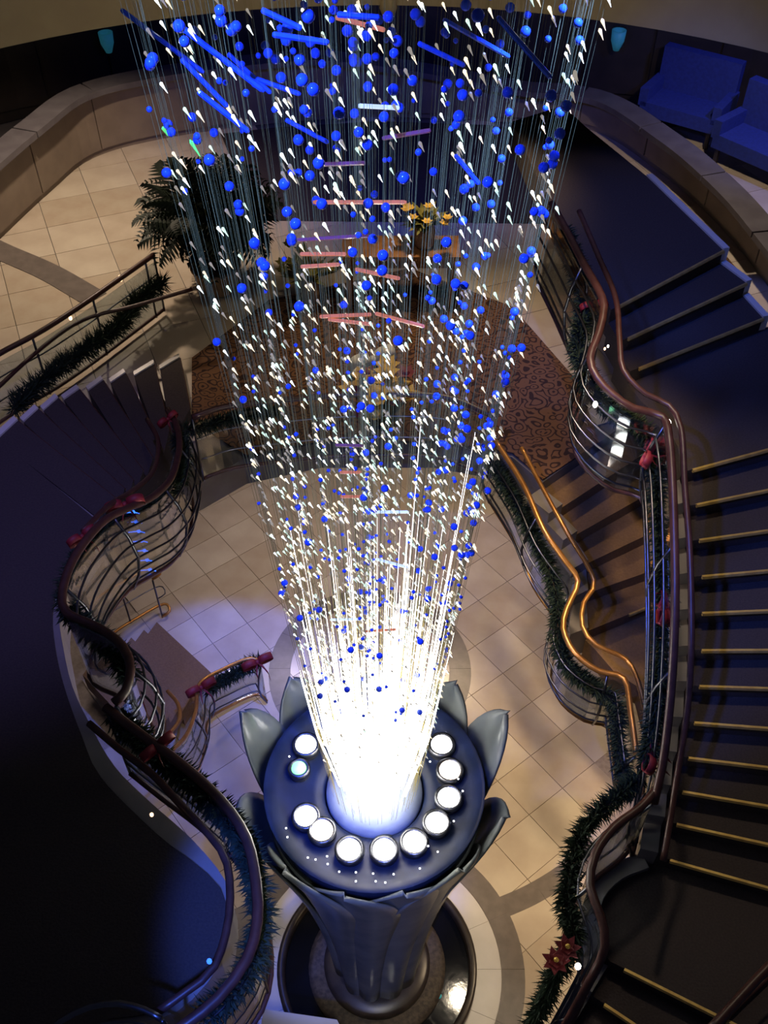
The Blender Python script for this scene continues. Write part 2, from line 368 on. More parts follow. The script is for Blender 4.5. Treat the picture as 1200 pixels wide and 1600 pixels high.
lamp_px = [(478,1163,'lamp_glow'),(467,1200,'lamp_green'),(478,1275,'lamp_glow'),(503,1297,'lamp_peach'),(546,1327,'lamp_glow'),(600,1327,'lamp_glow'),(647,1315,'lamp_glow'),
           (682,1285,'lamp_glow'),(701,1246,'lamp_glow'),(703,1203,'lamp_peach'),(690,1163,'lamp_glow')]
for (x, y, m) in lamp_px:
    q = P(x, y, 4.43); rr = 0.095 if m != 'lamp_green' else 0.07
    hs = MB().lathe([(rr + 0.02, -0.09), (rr + 0.025, 0.0), (rr, 0.012), (rr - 0.01, -0.02)], 20, q).build('lamp', 'steel', vase, True)
    ln = MB().lathe([(rr - 0.005, -0.02), (rr - 0.01, 0.01), (rr * 0.6, 0.03), (0.0001, 0.036)], 20, q).build('lens', m, hs, True)
    if m == 'lamp_green': hs['label'] = 'green lit lamp'
led_px = [(447,1294),(449,1308),(481,1340),(493,1343),(511,1338),(512,1350),(530,1362),(556,1363),(556,1377),(583,1365),(587,1377),(602,1379),(615,1366),(656,1357),(669,1322),(684,1331),(709,1283),(723,1236),(716,1217),(452,1182),(672,1190),(640,1230)]
led_me = MB().ball((0, 0, 0), 0.009, 6, 5).mesh('led', 'led_white')
for (x, y) in led_px: place(led_me, 'led', vase, P(x, y, 4.44))

pl_ = bpy.data.lights.new('vessel_lamp', 'POINT'); pl_.energy = 130; pl_.color = (1.0, 0.92, 0.72); pl_.shadow_soft_size = 0.2
plo = bpy.data.objects.new('vessel_lamp', pl_); COL.objects.link(plo); plo.location = (0, 0, 5.1)
# ------------------------------------------------------------------ chandelier of fibre strands, beads and drops
ch = thing('bead_chandelier', 'hanging chandelier of fibre strands with blue beads and crystal drops above the glass flower', 'chandelier', (0, 0, 11.75))
MB().lathe([(0.0001, 11.75), (1.0, 11.75), (1.04, 11.80), (1.0, 11.88), (0.3, 11.95), (0.0001, 11.95)], 48).build('canopy', 'steel', ch, True)
def RZ(z):
    tab = [(4.3, 0.34), (5.2, 0.43), (6.98, 0.58), (8.77, 0.73), (10.6, 0.90), (11.75, 0.98)]
    for (a, ra), (b, rb) in zip(tab, tab[1:]):
        if z <= b: return ra + (rb - ra) * (z - a) / (b - a)
    return tab[-1][1]
bead_me = MB().ball((0, 0, 0), 0.021, 10, 8).mesh('bead', 'blue_bead', smooth=True)
bead_small = MB().ball((0, 0, 0), 0.0135, 8, 6).mesh('bead', 'blue_bead', smooth=True)
def drop_mb(mb, c, r, L, d):
    d = d.normalized(); pts = [c, c + d * r * 0.7, c + d * r * 1.8, c + d * L * 0.6, c + d * L]
    return mb.tube(pts, [r * 0.45, r, r * 0.8, r * 0.42, r * 0.12], 5)
DDIR = Vector((0.45, 0.0, -0.89))  # slant and drawn-out tail imitate streaked sparkles
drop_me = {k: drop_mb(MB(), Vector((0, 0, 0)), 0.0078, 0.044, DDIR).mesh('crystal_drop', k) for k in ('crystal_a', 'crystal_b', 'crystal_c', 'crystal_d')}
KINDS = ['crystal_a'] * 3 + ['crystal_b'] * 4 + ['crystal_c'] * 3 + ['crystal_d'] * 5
NS = 290; strands = []
for i in range(NS):
    rho = math.sqrt(random.random()) if i % 4 else 0.93 + 0.07 * random.random()
    a = random.random() * 2 * math.pi
    zb = 4.40 + 2.0 * max(0, random.random() - 0.55)
    pts = [Vector((rho * RZ(z) * math.cos(a), rho * RZ(z) * math.sin(a), z)) for z in (zb, 5.2, 6.98, 8.77, 10.6, 11.75) if z >= zb]
    if len(pts) < 5: pts = [pts[0]] + pts
    o = MB().tube(pts, [0.0012 if p.z < 7 else 0.0009 if p.z < 9 else 0.00055 for p in pts], 3, False).build('strand', 'wire', ch)
    strands.append((o, rho, a, zb))
def at_strand(s, z): return Vector((s[1] * RZ(z) * math.cos(s[2]), s[1] * RZ(z) * math.sin(s[2]), z))
def zrand(lo, hi, bias=1.0): return lo + (hi - lo) * random.random() ** bias
for k in range(300):
    s = random.choice(strands)
    z = zrand(6.0, 10.5) if k % 2 else zrand(9.7, 11.3)
    if k % 5 == 0:   # the thick blue belt on the right-hand side
        s = random.choice([q for q in strands if -0.6 < q[2] - (2 * math.pi if q[2] > math.pi else 0) < 0.9 and q[1] > 0.45]); z = zrand(7.6, 9.6)
    if z < s[3]: z = s[3] + 0.5
    place(bead_me if random.random() < 0.7 else bead_small, 'bead', s[0], at_strand(s, z))
for k in range(300):
    s = random.choice(strands); z = max(zrand(8.2, 11.3), s[3])
    place(drop_me[random.choice(KINDS)], 'crystal_drop', s[0], at_strand(s, z))
extra = {k: MB() for k in drop_me}
for k in range(2900):
    s = random.choice(strands); z = max(zrand(5.0, 10.9) if k % 2 else zrand(5.4, 8.8), s[3] + 0.1)
    drop_mb(extra[random.choice(KINDS)], at_strand(s, z), 0.0074, 0.046, DDIR)
for k, mb in extra.items():
    o = mb.build('crystal_drops', k, ch); o['kind'] = 'stuff'
eb = MB()
for k in range(260):
    s = random.choice(strands); z = max(zrand(6.2, 9.0), s[3] + 0.1)
    eb.ball(at_strand(s, z) + Vector((0, 0, 0.02)), 0.012, 6, 5)
for k in range(170):
    s = random.choice(strands); z = zrand(9.7, 11.3); eb.ball(at_strand(s, z), random.choice((0.012, 0.018, 0.022)), 8, 6)
o = eb.build('small_beads', 'blue_bead', ch, True); o['kind'] = 'stuff'
# glowing sheaf of short fibres standing in the vessel
for k in range(290):
    rho = math.sqrt(random.random()); a = random.random() * 2 * math.pi
    hgt = 1.0 + 1.1 * random.random() + (0.8 * random.random() ** 3)
    tall = random.random() < (0.30 if math.cos(a) > 0.1 else 0.12); hgt += 1.5 * random.random() if tall else 0.0
    z0, z1 = 4.50 + 0.25 * random.random() ** 3, 4.45 + hgt
    pts = [Vector((rho * RZ(z) * min(1.06, 0.85 + 0.22 * (z - 4.5)) * math.cos(a), rho * RZ(z) * min(1.06, 0.85 + 0.22 * (z - 4.5)) * math.sin(a), z)) for z in (z0, (z0 + z1) / 2, z1)]
    MB().tube(pts, [0.006, 0.0030 if tall else 0.0055, 0.001], 4, False).build('glowing_fibre', 'fibre_glow', ch)
def rod(px, py, z, length, ang, m, tilt=0.0, r=0.011, lab=None):
    c = P(px, py, z); d = Vector((math.cos(ang), 0.0, -math.sin(ang)))
    o = MB().tube([c - d * length / 2, c - d * length * 0.47, c + d * length * 0.47, c + d * length / 2], [r * 0.6, r, r, r * 0.6], 6).build('glass_rod', m, ch)
    if lab: o['label'] = lab
for (x, y, L, an, m) in [(592, 167, 60, 3, 'rod_white'), (563, 37, 72, 14, 'rod_pink'), (533, 256, 72, -2, 'rod_violet'), (562, 316, 140, 0, 'rod_pink'),
                         (505, 397, 70, 0, 'rod_pink'), (590, 428, 70, 14, 'rod_pink'), (500, 415, 60, -4, 'rod_pink'), (540, 493, 80, -3, 'rod_pink'), (548, 503, 70, 8, 'rod_pink'),
                         (625, 500, 80, 18, 'rod_pink'), (635, 210, 72, -10, 'rod_violet'), (515, 372, 120, -4, 'rod_violet'), (608, 800, 60, 0, 'rod_white'), (550, 776, 36, 0, 'rod_pink'),
                         (548, 738, 34, 0, 'rod_pink'), (540, 968, 48, -2, 'rod_white'), (596, 985, 50, -6, 'rod_pink'), (546, 696, 44, 2, 'rod_violet'), (612, 880, 55, 22, 'rod_white')]:
    dp = 47 - math.degrees(math.atan((800 - y) / 1557)); z = 12 - 3.9 * math.tan(R(dp))
    D = 3.9 / math.cos(R(dp)); rod(x, y, z, L / 1557 * D, R(an), m, r=0.009, lab={'rod_white': 'white lit glass rod', 'rod_pink': 'coral lit glass rod', 'rod_violet': 'violet glass rod'}[m])
for (x, y, L, an) in [(255, 65, 135, 40), (345, 90, 150, 40), (420, 130, 95, 20), (390, 115, 80, 45), (470, 60, 80, 8), (690, 85, 75, 25), (745, 60, 110, 28), (820, 75, 120, 45), (350, 175, 90, 42), (480, 205, 70, 30), (730, 265, 60, 50), (560, 25, 60, 4), (440, 30, 60, 25), (320, 130, 90, 50)]:
    dp = 47 - math.degrees(math.atan((800 - y) / 1557)); f = random.choice((3.5, 3.9, 4.2)); z = 12 - f * math.tan(R(dp))
    D = f / math.cos(R(dp)); rod(x, y, z, L / 1557 * D, R(an), 'blue_rod', r=0.010, lab='blue glass rod')
for (x, y, L) in [(299, 222, 36), (255, 200, 20)]:
    c = P(x, y, 10.0); d = Vector((0.4, 0, -0.9))
    MB().tube([c - d * L / 3000, c, c + d * L / 500], [0.002, 0.009, 0.002], 5).build('green_drop', 'fairy_green', ch)['label'] = 'green lit drop'

# ------------------------------------------------------------------ mezzanine floor (z = 4.2)
ZM = 4.2
mez = [P(-120, 860, ZM), P(255, 785, ZM), P(380, 715, ZM), P(500, 690, ZM), P(680, 690, ZM), P(800, 712, ZM), P(848, 752, ZM), P(935, 690, ZM), P(1020, 630, ZM)]
mezp = [p[:2] for p in mez] + [(8.5, 4.0), (8.5, 13.5), (-8.5, 13.5), (-8.5, mez[0].y)]
MZ = struct('floor_mezzanine', MB().prism(mezp, ZM - 0.42, ZM - 0.021), 'parapet_cap')
def inside(poly, x, y):
    c = False; n = len(poly)
    for i in range(n):
        x1, y1 = poly[i][:2]; x2, y2 = poly[(i+1) % n][:2]
        if (y1 > y) != (y2 > y) and x < (x2-x1)*(y-y1)/(y2-y1) + x1: c = not c
    return c
T2 = 0.75; A2 = R(22); hh = T2 / 2 - 0.004
tb = MB(); tb.prism([(-hh, -hh), (hh, -hh), (hh, hh), (-hh, hh)], -0.02, 0.0)
tm2 = [tb.mesh('tile', m) for m in ('marble', 'marble_b', 'marble_c')]
ca, sa = math.cos(A2), math.sin(A2)
for i in range(-20, 24):
    for j in range(-16, 26):
        x = (i * ca - j * sa) * T2; y = (i * sa + j * ca) * T2
        if (-6.3 < x < 6.4 and 4.0 < y < 12.2) and all(inside(mezp, x + dx, y + dy) for dx, dy in ((-.5, 0), (.5, 0), (0, -.5), (0, .5))):
            place(random.choice(tm2), 'tile', MZ, (x, y, ZM), (0, 0, A2))
band(pix([(-60, 362, ZM), (0, 392, ZM), (75, 425, ZM), (150, 468, ZM)]), 0.36, ZM, MZ)
pc = [P(x, y, ZM)[:2] for (x, y) in [(300, 560), (420, 470), (640, 420), (800, 480), (905, 600), (935, 692), (848, 750), (800, 708), (680, 690), (500, 690), (385, 712), (300, 660)]]
pc2 = [P(x, y, ZM)[:2] for (x, y) in [(895, 212), (935, 222), (1030, 296), (1112, 372), (1172, 448), (1140, 446), (1095, 385), (1000, 310), (900, 240)]]
o = MB().prism(pc2, ZM, ZM + 0.012).build('runner_carpet', 'patterned_carpet'); tag(o, 'narrow patterned carpet strip along the foot of the right parapet', 'carpet')
pc3 = [P(x, y, ZM)[:2] for (x, y) in [(345, 210), (370, 270), (420, 345), (860, 350), (905, 300), (905, 215), (760, 196), (590, 190), (430, 200)]]
o = MB().prism(pc3, ZM, ZM + 0.010).build('dark_floor_sheet', 'stair_carpet'); tag(o, 'plain dark floor sheet at the back of the mezzanine behind the beads', 'carpet')  # dark sheet laid to make the back floor read dark
o = MB().prism(pc, ZM, ZM + 0.012).build('landing_carpet', 'patterned_carpet'); tag(o, 'brown and rust scroll patterned carpet on the middle landing', 'carpet')

# far parapet: curved half wall with panels and cap
par_px = [(-140, 500), (0, 365), (70, 300), (140, 245), (250, 214), (420, 190), (590, 180), (760, 186), (925, 200), (1040, 270), (1130, 350), (1200, 435), (1290, 560)]
pp = smooth_path(pix([(x, y, ZM) for (x, y) in par_px]), 0.2)
def PH(p): return 1.0 if p.x < -1 else 1.0 - 0.48 * min(1, (p.x + 1) / 3.5)
PW = struct('wall_parapet', MB().strip([p + Vector((0, 0, PH(p))) for p in pp], pp, 0.16), 'parapet_panel')
acc = 0; seg = [pp[0]]
for a, b in zip(pp, pp[1:]):
    acc += (b - a).length; seg.append(b)
    if acc > 1.5 or b is pp[-1]:
        k = len(seg); off = []
        for i, p in enumerate(seg):
            t = seg[min(i+1, k-1)] - seg[max(i-1, 0)]; nn = Vector((t.y, -t.x, 0)).normalized() * 0.10
            off.append(p + nn)
        off[0] = off[0].lerp(off[1], 0.08); off[-1] = off[-1].lerp(off[-2], 0.08)
        MB().strip([p + Vector((0, 0, PH(p) - 0.04)) for p in off], [p + Vector((0, 0, 0.10)) for p in off], 0.04).build('panel', 'parapet_panel', PW)
        MB().strip([p + Vector((0, 0, PH(p) + 0.09)) for p in off], [p + Vector((0, 0, PH(p))) for p in off], 0.40).build('cap_slab', 'parapet_cap', PW)
        acc = 0; seg = [b]
# back wall of dark panels
bw = [(-8.4, 4), (-8.2, 9), (-6.5, 12.2), (-3, 13.2), (0, 13.4), (3, 13.2), (6.5, 12.2), (8.2, 9), (8.4, 4)]
bwp = smooth_path([Vector((x, y, 4.2)) for x, y in bw], 0.5)
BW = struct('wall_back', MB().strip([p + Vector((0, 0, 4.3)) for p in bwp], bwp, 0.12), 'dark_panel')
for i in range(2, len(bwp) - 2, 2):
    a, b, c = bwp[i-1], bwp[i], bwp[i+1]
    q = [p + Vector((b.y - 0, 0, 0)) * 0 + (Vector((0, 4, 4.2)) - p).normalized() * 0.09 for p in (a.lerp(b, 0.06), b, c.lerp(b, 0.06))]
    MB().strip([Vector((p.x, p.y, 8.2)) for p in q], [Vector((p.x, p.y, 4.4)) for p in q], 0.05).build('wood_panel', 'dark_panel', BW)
# deck above with its round opening (the rim across the top of the picture)
def ringdeck(name, r0, r1, z0, z1, m, a0, a1, n=60):
    mb = MB(); A = [a0 + (a1 - a0) * i / n for i in range(n + 1)]
    poly = [(r0 * math.cos(a), r0 * math.sin(a)) for a in A] + [(r1 * math.cos(a), r1 * math.sin(a)) for a in A[::-1]]
    k = len(A); vs = [(x, y, z0) for x, y in poly] + [(x, y, z1) for x, y in poly]; N = 2 * k; fs = []
    for i in range(n):
        a, b, c, d = i, i + 1, N - 2 - i, N - 1 - i
        fs += [(d, c, b, a), (N+a, N+b, N+c, N+d), (a, b, N+b, N+a), (c, d, N+d, N+c)]
    fs += [(0, N-1, 2*N-1, N), (k-1, 2*k-1 if False else N+k-1, N+k, k)]
    mb.add(vs, fs); return struct(name, mb, m)
ringdeck('trim_1', 6.0, 6.4, 8.36, 8.80, 'olive_plaster', R(-20), R(200))
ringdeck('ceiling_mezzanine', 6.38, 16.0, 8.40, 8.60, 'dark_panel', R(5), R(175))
ringdeck('trim_2', 6.05, 6.5, 8.80, 8.90, 'cream_plaster', R(-20), R(200))
ringdeck('wall_upper_parapet', 6.15, 6.4, 8.90, 10.1, 'cream_plaster', R(-20), R(200))
kn = P(607, 8, 8.5)
o = MB().lathe([(0.02, -0.0), (0.06, 0.02), (0.085, 0.08), (0.07, 0.15), (0.03, 0.19), (0.03, 0.26)], 16, (kn.x, 5.93, 8.28)).build('finial', 'olive_plaster', None, True)
tag(o, 'rounded plaster finial under the middle of the upper balcony rim', 'finial')

# ------------------------------------------------------------------ stairs
def flight(root, nos, thick, carpet, nosing=True, stringer='grey_marble', rin=0.14, lastland=None):
    """nos: list of (inner, outer) 3-D points of each nosing, top to bottom. step k lies between nosing k-1 and nosing k."""
    for k in range(1, len(nos)):
        (a, b), (c, d) = nos[k-1], nos[k]; z = c.z
        poly = [a[:2], b[:2], d[:2], c[:2]]
        s = MB().prism(poly, z - thick, z).build('step', carpet, root)
        if nosing:
            di = (d - c); n2 = Vector((di.y, -di.x, 0)).normalized() * 0.006
            q0 = c + di * 0.06; q1 = d
            MB().tube([q0 + n2 + Vector((0, 0, -0.012)), q1 + n2 + Vector((0, 0, -0.012))], 0.020, 6).build('nosing', 'brass', s)
        if stringer:
            ou = (a - b); ou = Vector((ou.x, ou.y, 0)).normalized() * rin
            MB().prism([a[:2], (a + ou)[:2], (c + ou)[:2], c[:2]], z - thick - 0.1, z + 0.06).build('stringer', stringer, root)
def ext(a, b, L):
    d = (b - a); d.z = 0; return a + d.normalized() * L
RS = 0.15; ZB = 6.0
ys = [715,775,835,895,955,1015,1073,1133,1192,1250,1307,1372]
def slope(y):
    tab = [(430, -.52), (715, -.27), (835, -.14), (955, -.04), (1073, .03), (1192, .12), (1307, .22), (1372, .28), (1560, .5)]
    for (a, sa_), (b, sb) in zip(tab, tab[1:]):
        if y <= b: return sa_ + (sb - sa_) * (y - a) / (b - a)
    return .5
def xin(y):
    tab = [(700, 1064), (800, 1072), (900, 1078), (1050, 1076), (1150, 1062), (1250, 1046), (1372, 1026)]
    for (a, xa), (b, xb) in zip(tab, tab[1:]):
        if y <= b: return xa + (xb - xa) * (y - a) / (b - a)
    return 1026
S1 = thing('staircase', 'upper curved staircase with dark carpet and brass nosings on the right', 'staircase', P(1000, 1440, 4.2))
nos = []
for i, y in enumerate(ys):
    z = ZB - RS * i; x = xin(y); s = slope(y)
    a = P(x, y + s * (x - 1150), z); b = P(1150, y, z); nos.append((a, ext(a, b, 1.75)))
upn = []
for i, ((x0, y0), (x1, y1)) in enumerate([((955, 484), (1130, 391)), ((968, 534), (1166, 442)), ((985, 580), (1192, 497))]):
    z = 6.45 - RS * i; upn.append((P(x0, y0, z), P(x1, y1, z)))
# landing A, steps, landing B
TH = 0.32
Apoly = [P(x, y, 6.45) for (x, y) in [(955, 484), (905, 405), (850, 300), (800, 190), (880, 165), (915, 198), (1010, 275), (1130, 391)]]
sA = MB().prism([p[:2] for p in Apoly], 6.45 - TH, 6.45).build('landing', 'stair_carpet', S1)
def nose_bar(a, b, parent, t0=0.06):
    di = b - a; n2 = Vector((di.y, -di.x, 0)).normalized() * 0.006
    MB().tube([a + di * t0 + n2 + Vector((0, 0, -.012)), b + n2 + Vector((0, 0, -.012))], 0.020, 6).build('nosing', 'brass', parent)
nose_bar(*upn[0], sA)
flight(S1, upn, TH, 'stair_carpet', stringer=None)
Bpoly = [upn[2][0]] + [P(x, y, ZB) for (x, y) in [(1003, 628), (1040, 660), (1060, 700)]] + [nos[0][0], nos[0][1], upn[2][1] + (upn[2][1] - upn[2][0]) * 0.25, upn[2][1]]
sB = MB().prism([p[:2] for p in Bpoly], ZB - TH, ZB).build('landing', 'stair_carpet', S1)
nose_bar(*nos[0], sB)
flight(S1, nos, TH, 'stair_carpet')
# outer stringers of the upper steps
for a, b in ((Apoly[-2], Apoly[-1]), (upn[0][1], upn[1][1]), (upn[1][1], upn[2][1])):
    zz = b.z; d = (b - a); d.z = 0; nn = Vector((d.y, -d.x, 0)).normalized() * -0.07
    a2 = Vector((a.x, a.y, zz)); b2 = Vector((b.x, b.y, zz))
    MB().prism([a2[:2], b2[:2], (b2 + nn)[:2], (a2 + nn)[:2]], zz - TH - 0.1, zz + 0.02).build('stringer', 'white_marble', S1)
ZC = ZB - 12 * RS
cl = (P(953, 1502, ZC), P(1115, 1583, ZC)); cl = (cl[0], ext(cl[0], cl[1], 1.9))
Cpoly = [nos[-1][1], nos[-1][0]] + [P(x, y, ZC) for (x, y) in [(1005, 1355), (968, 1372), (940, 1402), (932, 1450), (944, 1488)]] + [cl[0], cl[1]]
sC = MB().prism([p[:2] for p in Cpoly], ZC - TH, ZC).build('landing', 'stair_carpet', S1)
nose_bar(*cl, sC)
ce = [P(x, y, ZC) for (x, y) in [(1012, 1348), (968, 1366), (936, 1400), (926, 1450), (940, 1496)]]
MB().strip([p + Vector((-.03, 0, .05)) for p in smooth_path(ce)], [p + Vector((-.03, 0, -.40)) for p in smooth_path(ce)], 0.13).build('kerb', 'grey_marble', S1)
low = [cl]
for k in range(1, 5):
    z = ZC - RS * k; a = P(953 - 30 * k, 1502 + 52 * k, z); b = P(1105 - 45 * k, 1583 + 62 * k, z); low.append((a, ext(a, b, 1.9)))
flight(S1, low, TH, 'stair_carpet')

S2 = thing('staircase', 'lower warm lit brown carpeted staircase below the upper staircase', 'staircase', P(1000, 1100, 3.3))
r2 = [((848, 752), (935, 692)), ((878, 793), (1020, 700)), ((901, 835), (1030, 762)), ((918, 880), (1040, 822)), ((918, 927), (1045, 882)), ((918, 986), (1060, 928))]
n2 = []
for i, ((x0, y0), (x1, y1)) in enumerate(r2):
    z = ZM - 0.16 * i; a = P(x0, y0, z); n2.append((a, ext(a, P(x1, y1, z), 1.5)))
flight(S2, n2, 0.3, 'lower_carpet', nosing=False, stringer='grey_marble', rin=0.22)
zl = ZM - 0.16 * 6
lp = [n2[-1][1], n2[-1][0]] + [P(x, y, zl) for (x, y) in [(930, 1015), (960, 1050), (1000, 1075), (1012, 1120), (1020, 1180), (1130, 1190)]]
sl = MB().prism([p[:2] for p in lp], zl - 0.3, zl).build('landing', 'lower_carpet', S2)
nose_bar(n2[-1][0].lerp(n2[-1][1], 0.35), n2[-1][1], sl, 0.0)

# left stair rising from the middle landing to the left landing
ZN = ZM + 8 * 0.16
S3 = thing('staircase', 'left carpeted staircase with stepped white marble edge below the garlanded rail', 'staircase', P(150, 700, 4.2))
ou = [(281, 560), (246, 573), (203, 587), (167, 599), (131, 613), (96, 627), (64, 643), (32, 660), (-6, 684)]
inn = [(300, 655), (268, 690), (255, 712), (243, 732), (228, 752), (213, 768), (200, 782), (186, 797), (160, 815)]
n3 = []
for i in range(9):
    z = ZM + 0.16 * i; n3.append((P(*inn[i], z), P(*ou[i], z)))
RT = [(281, 559), (241, 569), (196, 583), (161, 594), (124, 608), (91, 622), (60, 639), (28, 657)]
LT = [(250, 578), (210, 588), (173, 599), (138, 611), (100, 625), (68, 642), (37, 660), (-4, 687)]
for i in range(8):
    z = ZM + 0.16 * (i + 1); a = n3[i][0]; c = n3[i+1][0]; b = P(*RT[i], z); d = P(*LT[i], z)
    st = MB().prism([a[:2], b[:2], d[:2], c[:2]], ZM - 0.02 if i < 3 else z - 0.4, z).build('step', 'stair_carpet', S3)
    e = (b - a); e.z = 0; e = e.normalized()
    MB().prism([b[:2], (b + e * 0.07)[:2], (d + e * 0.07)[:2], d[:2]], z - 0.25, z + 0.02).build('marble_edge', 'white_marble', S3)
    MB().tube([Vector((a.x, a.y, z - .01)), Vector((b.x, b.y, z - .01))], 0.012, 5).build('nosing', 'mahogany', st)

# left landing slab with carpet and marble kerb
Nk = [(160, 815), (125, 862), (103, 905), (92, 960), (98, 1010), (112, 1070), (140, 1130), (178, 1195), (235, 1252), (300, 1310), (352, 1375), (362, 1430), (345, 1500), (300, 1560), (250, 1590), (180, 1600)]
kp = smooth_path(pix([(x, y, ZN) for x, y in Nk]), 0.1)
tail = [Vector((-2.4, -4.5, ZN)), Vector((-6.5, -4.5, ZN)), Vector((-6.5, 3.6, ZN)), P(-6, 684, ZN)]
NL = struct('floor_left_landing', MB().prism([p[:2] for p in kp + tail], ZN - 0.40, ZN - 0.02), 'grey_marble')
Nc = [(150, 812), (112, 868), (92, 910), (82, 960), (86, 1010), (100, 1072), (128, 1150), (158, 1215), (245, 1303), (300, 1345), (345, 1388), (352, 1435), (332, 1500), (288, 1555), (240, 1582), (170, 1592)]
cp = smooth_path(pix([(x, y, ZN) for x, y in Nc]), 0.1)
o = MB().prism([p[:2] for p in cp + tail], ZN - 0.018, ZN + 0.004).build('left_landing_carpet', 'stair_carpet'); tag(o, 'dark carpet covering the left landing inside its marble kerb', 'carpet')

# little stair reaching the lowest floor
S4 = thing('staircase', 'short brown stair reaching the marble floor at lower left', 'staircase', P(230, 1030, 0))
n4 = []
for i in range(7):
    z = 0.16 + 0.16 * i; n4.append((P(245 - 20 * i, 972 + 12 * i, z), P(335 - 18 * i, 1056 + 16 * i, z)))
for i in range(6):
    z = n4[i][0].z; a, b = n4[i]; c, d = n4[i+1]
    s = MB().prism([a[:2], b[:2], d[:2], c[:2]], max(0.0, z - 0.32), z).build('step', 'lower_carpet', S4)

# ------------------------------------------------------------------ railings
def railing(label, top, h, inner=None, rods=4, rail='mahogany', posts=0.9, bulge=0.0, side=1, glass=True, rr=0.032, foot=True):
    tp = smooth_path(top, 0.08); n = len(tp)
    t = thing('railing', label, 'railing', tp[n // 2] - Vector((0, 0, h)))
    nr = []
    for i in range(n):
        d = tp[min(i+1, n-1)] - tp[max(i-1, 0)]; nr.append(Vector((-d.y, d.x, 0)).normalized() * side)
    MB().tube(tp, rr, 8).build('handrail', rail, t, True)
    if inner:
        ip = smooth_path(inner, 0.08); MB().tube(ip, 0.024, 8).build('grab_rail', rail, t, True)
    for k in range(rods):
        f = (k + 1) / (rods + 1); off = bulge * math.sin(math.pi * f) + 0.0
        MB().tube([p + nr[i] * off - Vector((0, 0, h * f)) for i, p in enumerate(tp)], 0.010, 5).build('rod', 'steel', t, True)
    acc = 0; last = 0; cuts = [0]
    for i in range(1, n):
        acc += (tp[i] - tp[i-1]).length
        if acc >= posts: cuts.append(i); acc = 0
    if cuts[-1] != n - 1: cuts.append(n - 1)
    for i in cuts:
        p = tp[i]
        MB().tube([p - nr[i] * -bulge * math.sin(math.pi * f) - Vector((0, 0, h * f)) for f in (0.03, 0.25, 0.5, 0.75, 1.0)], 0.014, 6).build('post', 'steel', t, True)
    if glass:
        for a, b in zip(cuts, cuts[1:]):
            if b - a < 2: continue
            sl = [tp[i] for i in range(a, b + 1)]
            MB().strip([p - Vector((0, 0, 0.10)) for p in sl], [p - Vector((0, 0, h - 0.06)) for p in sl], 0.010).build('glass_panel', 'rail_glass', t)
    if foot: MB().tube([p - Vector((0, 0, h - 0.03)) for p in tp], 0.022, 6).build('bottom_rail', rail, t, True)
    return t
# right upper stair
r1_top = [(862,318),(888,365),(912,412),(935,452),(944,480),(936,520),(922,560),(933,590),(957,616),(990,638),(1035,651),(1046,690),(1051,760),(1054,850),(1055,930),(1053,1010),(1047,1100),(1036,1190),(1022,1255)]
zz = [7.40,7.40,7.40,7.40,7.37,7.28,7.20,7.13,7.06,7.0,6.95,6.92,6.78,6.55,6.35,6.1,5.75,5.4,5.15]
r1_in = [(905,330),(935,400),(962,466),(968,530),(974,578),(1008,615),(1045,633),(1064,670),(1070,760),(1077,850),(1080,930),(1080,1020),(1074,1110),(1060,1200),(1046,1290),(1036,1345)]
zi = [7.3,7.3,7.25,7.15,7.05,6.95,6.9,6.85,6.7,6.5,6.3,6.05,5.7,5.4,5.15,5.05]
railing('mahogany and steel railing curving along the upper right staircase', [P(x, y, z) for (x, y), z in zip(r1_top, zz)], 0.92, [P(x, y, z) for (x, y), z in zip(r1_in, zi)], rods=5, bulge=0.10, side=-1)
c_top = [(1030,1228),(1000,1262),(960,1292),(930,1335),(922,1385),(938,1430),(945,1480),(915,1545),(870,1625)]
c_in = [(1046,1290),(985,1330),(950,1345),(955,1380),(980,1408)]
railing('mahogany railing bulging around the lower right stair landing', [P(x, y, z) for (x, y), z in zip(c_top, [5.2,5.2,5.2,5.2,5.2,5.2,5.15,4.95,4.6])], 0.95, None, rods=4, bulge=0.10, side=-1)
railing('mahogany rail crossing the bottom right corner', [P(x, y, 5.1) for x, y in [(1260,1455),(1200,1512),(1150,1565),(1105,1615)]], 0.9, None, rods=2, glass=False)
# lower right stair, two brass rails
q_top = [(775,690),(818,757),(850,828),(880,872),(903,908),(886,950),(880,982),(898,1020),(935,1048),(975,1060),(985,1110),(995,1180)]
q_z = [5.1,5.05,4.9,4.75,4.6,4.5,4.42,4.35,4.28,4.25,4.2,4.1]
q_in = [(815,700),(845,757),(885,830),(928,906),(912,942),(910,978),(932,1008),(978,1030),(997,1065),(1008,1110),(1018,1150)]
q_zi = [5.0,4.95,4.8,4.5,4.42,4.36,4.3,4.22,4.18,4.12,4.1]
railing('double orange brass railing snaking down the lower right stair', [P(x, y, z) for (x, y), z in zip(q_top, q_z)], 0.9, [P(x, y, z) for (x, y), z in zip(q_in, q_zi)], rods=4, rail='orange_brass', bulge=0.12, side=-1, rr=0.028)
# middle landing front rail
railing('railing along the front of the middle landing behind the chandelier', [P(x, y, 5.15) for x, y in [(300,652),(350,636),(430,626),(520,618),(620,616),(700,622),(770,650)]], 0.92, None, rods=2)
